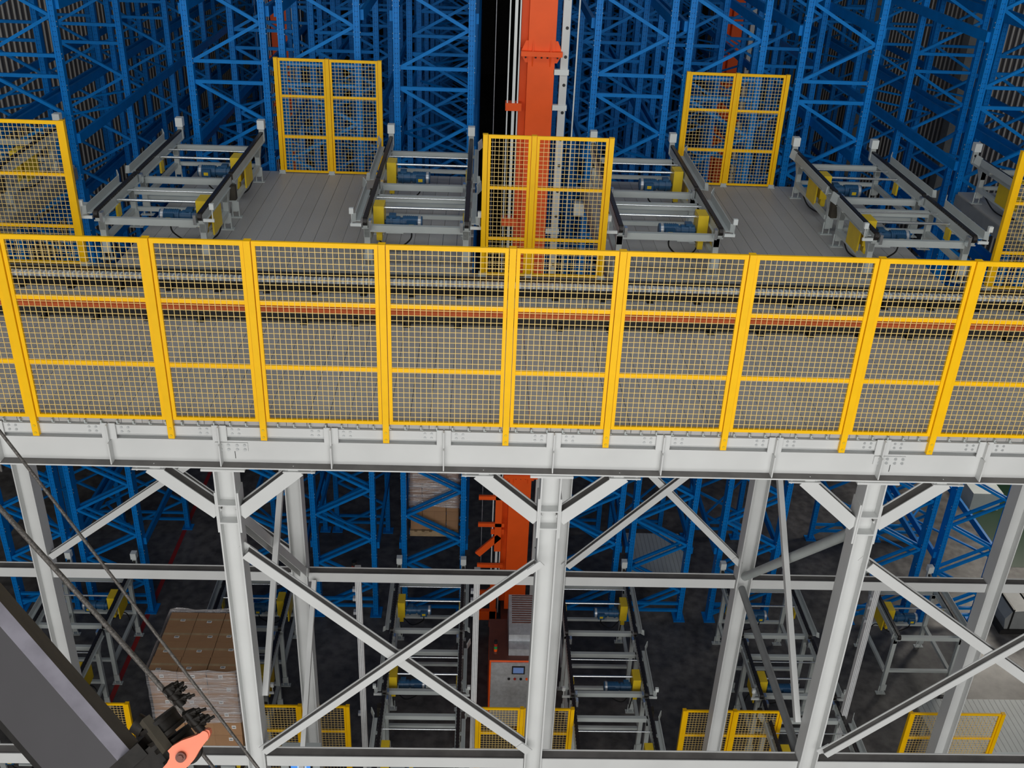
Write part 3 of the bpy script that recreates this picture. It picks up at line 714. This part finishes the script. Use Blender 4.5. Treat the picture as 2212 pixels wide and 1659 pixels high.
# ------------------------------------------------------------------ carton loads
def pallet(loc, w, d, label):
    t = thing('wooden_pallet', loc, label, 'pallet')
    for i in range(7):
        x = -w / 2 + i * (w - .1) / 6; MB().box(x, x + .1, -d / 2, d / 2, 0.12, 0.145).build('deck_board', M['wood'], t)
    for y in (-d / 2, -.05, d / 2 - .1): MB().box(-w / 2, w / 2, y, y + .1, 0.0, 0.12).build('bearer', M['wood'], t)
def cartons(x0, y0, z0, nx, ny, nz, w, d, h, where, top=True, labels=True):
    bx = MB().box(-w / 2 + .004, w / 2 - .004, -d / 2 + .004, d / 2 - .004, 0.002, h - .002); bx.box(-w / 2 + .003, w / 2 - .003, -0.025, 0.025, h - .003, h - .0015, 1)
    cm = bx.mesh('carton_box', M['carton'], M['wood'])
    lb = MB().box(-0.035, 0.035, -d / 2 + .001, -d / 2 + .004, h * .55, h * .8)
    lb.box(-0.025, 0.025, -d / 2, -d / 2 + .001, h * .62, h * .72, 1); LM = lb.mesh('label', M['label'], M['greyd'])
    lt = MB().box(-0.04, 0.04, -.12, -.07, h - .002, h); lt.box(-0.03, 0.03, -.11, -.08, h, h + .001, 1); LT = lt.mesh('label', M['label'], M['greyd'])
    xn = ['left', 'middle', 'right'] if nx == 3 else ['left', 'inner left', 'inner right', 'right']
    yn = ['front row', 'second row', 'third row', 'back row'] if ny == 4 else ['front row', 'middle row', 'back row']
    zn = ['top layer', 'second layer from top', 'third layer from top', 'fourth layer from top', 'fifth layer from top', 'sixth layer from top', 'seventh layer from top']
    for k in range(nz):
        for i in range(nx):
            for j in range(ny):
                if k < nz - 1 and 0 < i < nx - 1 and j > 0: continue
                o = link('carton_box', cm, None, (x0 + (i + .5) * w + random.uniform(-.006, .006), y0 + (j + .5) * d, z0 + k * h))
                tag(o, f'carton, {zn[nz - 1 - k]}, {yn[j]}, {xn[i]}, {where}', 'box', 'cartons of the ' + where)
                if labels and j == 0: link('label', LM, o, (random.uniform(-.12, .12), 0, 0))
                if labels and k == nz - 1: link('label', LT, o, (random.uniform(-.12, .12), random.uniform(-.02, .1), 0))
ZC = FZ + HL
pallet((-4.56, 4.15, ZC + .002), 1.42, 1.42, 'wooden pallet under the wrapped carton stack at left')
cartons(-5.27, 3.42, ZC + 0.148, 3, 4, 6, 0.475, 0.365, 0.287, 'wrapped stack at left')
def film(x0, x1, y0, y1, z0, z1, label):
    mb = MB(); n = 10; pts = []
    ring = []
    for (xa, ya), (xb, yb) in (((x0, y0), (x1, y0)), ((x1, y0), (x1, y1)), ((x1, y1), (x0, y1)), ((x0, y1), (x0, y0))):
        for i in range(n): ring.append((xa + (xb - xa) * i / n, ya + (yb - ya) * i / n))
    m = 9; N = len(ring)
    for k in range(m):
        z = z0 + (z1 - z0) * k / (m - 1)
        for (x, y) in ring: pts.append((x + random.uniform(-.006, .006), y + random.uniform(-.006, .006), z + (random.uniform(-.02, .04) if k in (0, m - 1) else 0)))
    mb.add(pts, [(k * N + i, k * N + (i + 1) % N, (k + 1) * N + (i + 1) % N, (k + 1) * N + i) for k in range(m - 1) for i in range(N)], 0, True)
    return tag(mb.build('stretch_film', M['film']), label, 'film')
film(-5.3, -3.82, 3.395, 4.905, ZC + 0.75, ZC + 1.92, 'clear stretch film wrapped around the carton stack at left')
pallet((-0.85, 9.95, -8.42), 1.08, 1.2, 'wooden pallet in the rack under the central wrapped load')
cartons(-1.38, 9.4, -8.27, 4, 3, 7, 0.265, 0.37, 0.245, 'central wrapped load', labels=False)
film(-1.41, -0.29, 9.375, 10.54, -7.65, -6.5, 'shiny stretch film around the central load in the rack')

# ground-floor odds and ends on the right
t = thing('slatted_platform', (10.6, 5.1, FZ), 'pale grey slatted platform at the bottom right corner', 'platform')
pm = MB().box(-1.6, 2.2, -0.66, 0.7, 0.8, 0.85)
for i in range(34): pm.box(-1.6 + i * .11, -1.592 + i * .11, -.66, .7, 0.85, 0.852, 1)
pm.build('deck', [M['grey'], M['greyd']], t)
for x in (-1.3, 1.5):
    for y in (-.5, .55): MB().box(x - .05, x + .05, y - .05, y + .05, 0, 0.8).build('leg', M['grey'], t)
t = thing('wrapped_machine', (12.75, 9.1, FZ), 'pale wrapped machine strapped down on the floor by the right wall', 'machine')
MB().prism([(-.35, 0), (-.4, .3), (-.28, .5), (.15, .55), (.35, .35), (.4, 0)], (0, 0, .12), (1, 0, 0), (0, 0, 1), (0, 1, 0), -.35, .35).build('body', M['greyd'], t)
MB().box(-.45, .45, -.4, .4, 0, .12).build('skid', M['dark'], t)
for x in (-.25, .2): MB().box(x - .02, x + .02, -.36, .36, .1, .69).build('strap', M['black'], t)
cr = MB().box(13.7, 14.5, 13.7, 14.5, FZ, FZ + .5); cr.box(13.68, 14.52, 13.68, 14.52, FZ + .5, FZ + .56)
tag(cr.build('storage_crate', M['grey']), 'pale low crate on the floor at right, beyond the blue racks', 'crate')
t = thing('control_terminal', (-2.58, 2.0, FZ), 'grey control terminal with a bright blue touch screen at bottom', 'terminal')
MB().box(-.3, .3, 0, .25, 0, 3.32).build('housing', M['grey'], t)
MB().box(-.17, .19, -.03, 0, 2.9, 3.26).build('screen_bezel', M['dark'], t)
MB().box(-.14, .16, -.034, -.03, 2.93, 3.21).build('screen', M['screen'], t)
MB().box(-.04, .1, -.036, -.034, 3.08, 3.16).build('screen_window', M['screenw'], t)

# ------------------------------------------------------------------ mobile crane boom in the foreground
DB = 6.0
def W(x, y, d=DB):
    r = fw + rt * ((x - 1106) / f_px) - up * ((y - 829.5) / f_px); return CAM + r * d
O = W(0, 1259); T = W(300, 1603)
ea = (T - O).normalized(); eb = (W(-75.4, 1324.7) - O); eb = (eb - ea * eb.dot(ea)).normalized(); ec = ea.cross(eb)
if ec.dot(fw) < 0: ec = -ec
LB = (T - O).length
t = thing('crane_boom', tuple(T), 'dark grey mobile crane boom crossing the lower left corner', 'boom')
def loc(p): return Vector(p) - T
bm = MB()
poly = [(0.21, 0.42), (0.108, 0.07), (0.168, 0.0), (0.53, 0.0), (0.6, 0.06), (0.64, 0.42)]
ms = [1, 2, 0, 3, 0, 0]
o0 = loc(O - ea * 2.6)
n = len(poly); vs = [o0 + eb * u + ec * w + ea * d for d in (0, LB + 2.6) for u, w in poly]
bm.add(vs, [list(range(n))[::-1], list(range(n, 2 * n))], 0)
for i in range(n): bm.add(vs, [(i, (i + 1) % n, n + (i + 1) % n, n + i)], ms[i])
bm.build('boom_section', [M['boom'], M['olive'], M['boomlit'], M['dark']], t)
hd = MB(); hd.prism([(0.02, 0.02), (0.12, 0.0), (0.5, 0.0), (0.58, .4), (.02, .4)], loc(T), eb, ec, ea, 0.0, 0.09)
hd.build('boom_collar', M['grease'], t)
nose = MB()
nose.prism([(-0.06, .03), (0.5, .03), (0.5, .4), (-.02, .4)], loc(W(300, 1603)), eb, ec, ea, 0.06, 0.22)
nose.cyl(loc(W(292, 1560, 6.08)), loc(W(312, 1572, 6.08)), 0.06, 16)
nose.build('boom_nose', M['grease'], t)
MB().bar(loc(W(312, 1553, 6.02)), loc(W(362, 1620, 5.98)), 0.05, 0.07).build('nose_plate', M['olive'], t)
ax = (W(430, 1660) - W(360, 1565)).normalized()
for (x, y) in ((352, 1568), (383, 1608)):
    c = loc(W(x, y, 6.12)); sh = MB()
    sh.cyl(c - ax * .055, c - ax * .03, 0.13, 28); sh.cyl(c - ax * .03, c + ax * .03, 0.112, 28); sh.cyl(c + ax * .03, c + ax * .055, 0.13, 28)
    sh.build('sheave', M['grease'], t)
# hook block plate
hb = thing('hook_block', tuple(W(400, 1620, 5.9)), 'salmon orange hook block plate hanging at the boom tip', 'hook')
H0 = W(400, 1620, 5.9)
outl = [(349, 1662), (361, 1648), (366, 1638), (366, 1628), (362, 1622), (372, 1612), (392, 1600), (412, 1593), (425, 1588), (437, 1580), (446, 1576), (452, 1578), (454, 1586), (450, 1596), (440, 1608), (430, 1622), (420, 1640), (408, 1654), (396, 1664), (370, 1680)]
k = 5.9 / f_px
P2 = [((x - 400) * k, -(y - 1620) * k) for x, y in outl]
MB().prism(P2, (0, 0, 0), rt, up, fw, 0.0, 0.04).build('cheek_plate', M['hook'], hb)
MB().prism([(u * .82 - .05, v * .82 - .045) for u, v in P2], (0, 0, 0), rt, up, fw, 0.14, 0.17).build('cheek_plate', M['hook'], hb)
def lp(x, y): return rt * ((x - 400) * k) - up * ((y - 1620) * k)
pn = MB(); pn.cyl(lp(392, 1634) - fw * .02, lp(392, 1634) + fw * .2, 0.03, 16); pn.cyl(lp(392, 1634) - fw * .03, lp(392, 1634) - fw * .015, 0.018, 6); pn.build('axle_pin', M['rust'], hb)
MB().cyl(lp(441, 1588) - fw * .012, lp(441, 1588) + fw * .05, 0.028, 16).build('boss', M['hook'], hb)
MB().cyl(lp(395, 1638) + fw * .1, lp(395, 1638) + fw * .14, 0.075, 24).build('sheave', M['grease'], hb)
# ropes
def rope(name, pts, r, label):
    P = [W(*p) for p in pts]; o = P[0]
    mb = MB().tube([p - o for p in P], r, 8); return tag(mb.build(name, M['rope'], None, tuple(o)), label, 'rope')
r1 = rope('wire_rope', [(-330, 730, 6.0), (0, 1098, 6.0), (200, 1318, 5.98), (330, 1463, 5.96), (410, 1556, 5.92), (440, 1592, 5.98)], 0.0155, 'thick steel rope running down to the salmon hook block')
rope('wire_rope', [(-300, 565, 5.6), (0, 932, 5.6), (200, 1190, 5.6), (400, 1452, 5.6), (570, 1676, 5.6)], 0.009, 'thin steel rope passing right of the hook block')
rope('wire_rope', [(418, 1598, 6.05), (440, 1632, 6.05), (475, 1676, 6.05)], 0.011, 'short steel rope leaving the underside of the hook block')
def clamps(x, y, d, label):
    o = W(x, y, d); mb = MB(); dr = (W(440, 1592) - W(330, 1463)).normalized(); si = (W(x + 50, y - 30, d) - o).normalized()
    for i in range(3):
        b = dr * (i * .042 - .045); tl = (si + dr * random.uniform(-.25, .25) + fw * random.uniform(-.3, .3)).normalized()
        mb.bar(b - tl * .03, b + tl * .042, 0.03, 0.042)
        for s in (-1, 1):
            mb.cyl(b + tl * .03 + fw * .02 * s + dr * .008 * s, b + tl * random.uniform(.075, .095) + fw * .02 * s + dr * .012 * s, 0.009, 8)
            mb.cyl(b + tl * .045 + fw * .02 * s + dr * .009 * s, b + tl * .06 + fw * .02 * s + dr * .01 * s, 0.015, 6)
    mb.cyl(-dr * .06, dr * .08, 0.024, 10)
    return tag(mb.build('rope_clamp', M['grease'], None, tuple(o)), label, 'clamp')
clamps(376, 1502, 5.93, 'greasy black rope clamps above the hook block')
clamps(418, 1556, 5.9, 'greasy black rope clamps beside the salmon plate')

# ------------------------------------------------------------------ light
w = bpy.data.worlds.new('world'); SC.world = w; w.use_nodes = True
w.node_tree.nodes['Background'].inputs['Color'].default_value = (0.86, 0.93, 1.0, 1)
w.node_tree.nodes['Background'].inputs['Strength'].default_value = 0.24
def area(name, loc, target, sx, sy, power, col=(1, 1, 1)):
    l = bpy.data.lights.new(name, 'AREA'); l.shape = 'RECTANGLE'; l.size = sx; l.size_y = sy; l.energy = power; l.color = col
    o = bpy.data.objects.new(name, l); COL.objects.link(o); o.location = loc
    o.rotation_euler = (Vector(target) - Vector(loc)).to_track_quat('-Z', 'Y').to_euler(); return o
area('window_daylight', (-1, -20, 6.0), (0, 3, -1.0), 26, 10, 4300, (1.0, 0.985, 0.96))
area('lower_fill', (-1, -21, -6.0), (0, 4, -6.0), 20, 7, 1500, (1.0, 0.98, 0.95))  # unseen fill added to brighten the lower level from the front
area('deck_fill', (0, 1, 11.8), (0, 5, 0), 20, 6, 900, (0.9, 0.96, 1.0))  # overhead fill added to brighten the decks; the ceiling has no opening
area('floor_patch_light', (16.35, 13.6, -4.9), (12, 7.6, FZ), 2.6, 3.2, 750, (1.0, 0.93, 0.82))  # unseen side light, placed to throw the bright patch on the floor
area('rack_fill', (3.0, 22, 11.5), (2, 22, -5), 6, 6, 150, (0.95, 0.97, 1.0))  # unseen fill added to lighten the deep racks

SC.view_settings.view_transform = 'Standard'; SC.view_settings.look = 'None'
SC.view_settings.exposure = -0.24; SC.view_settings.gamma = 1.0; SC.view_settings.use_curve_mapping = False
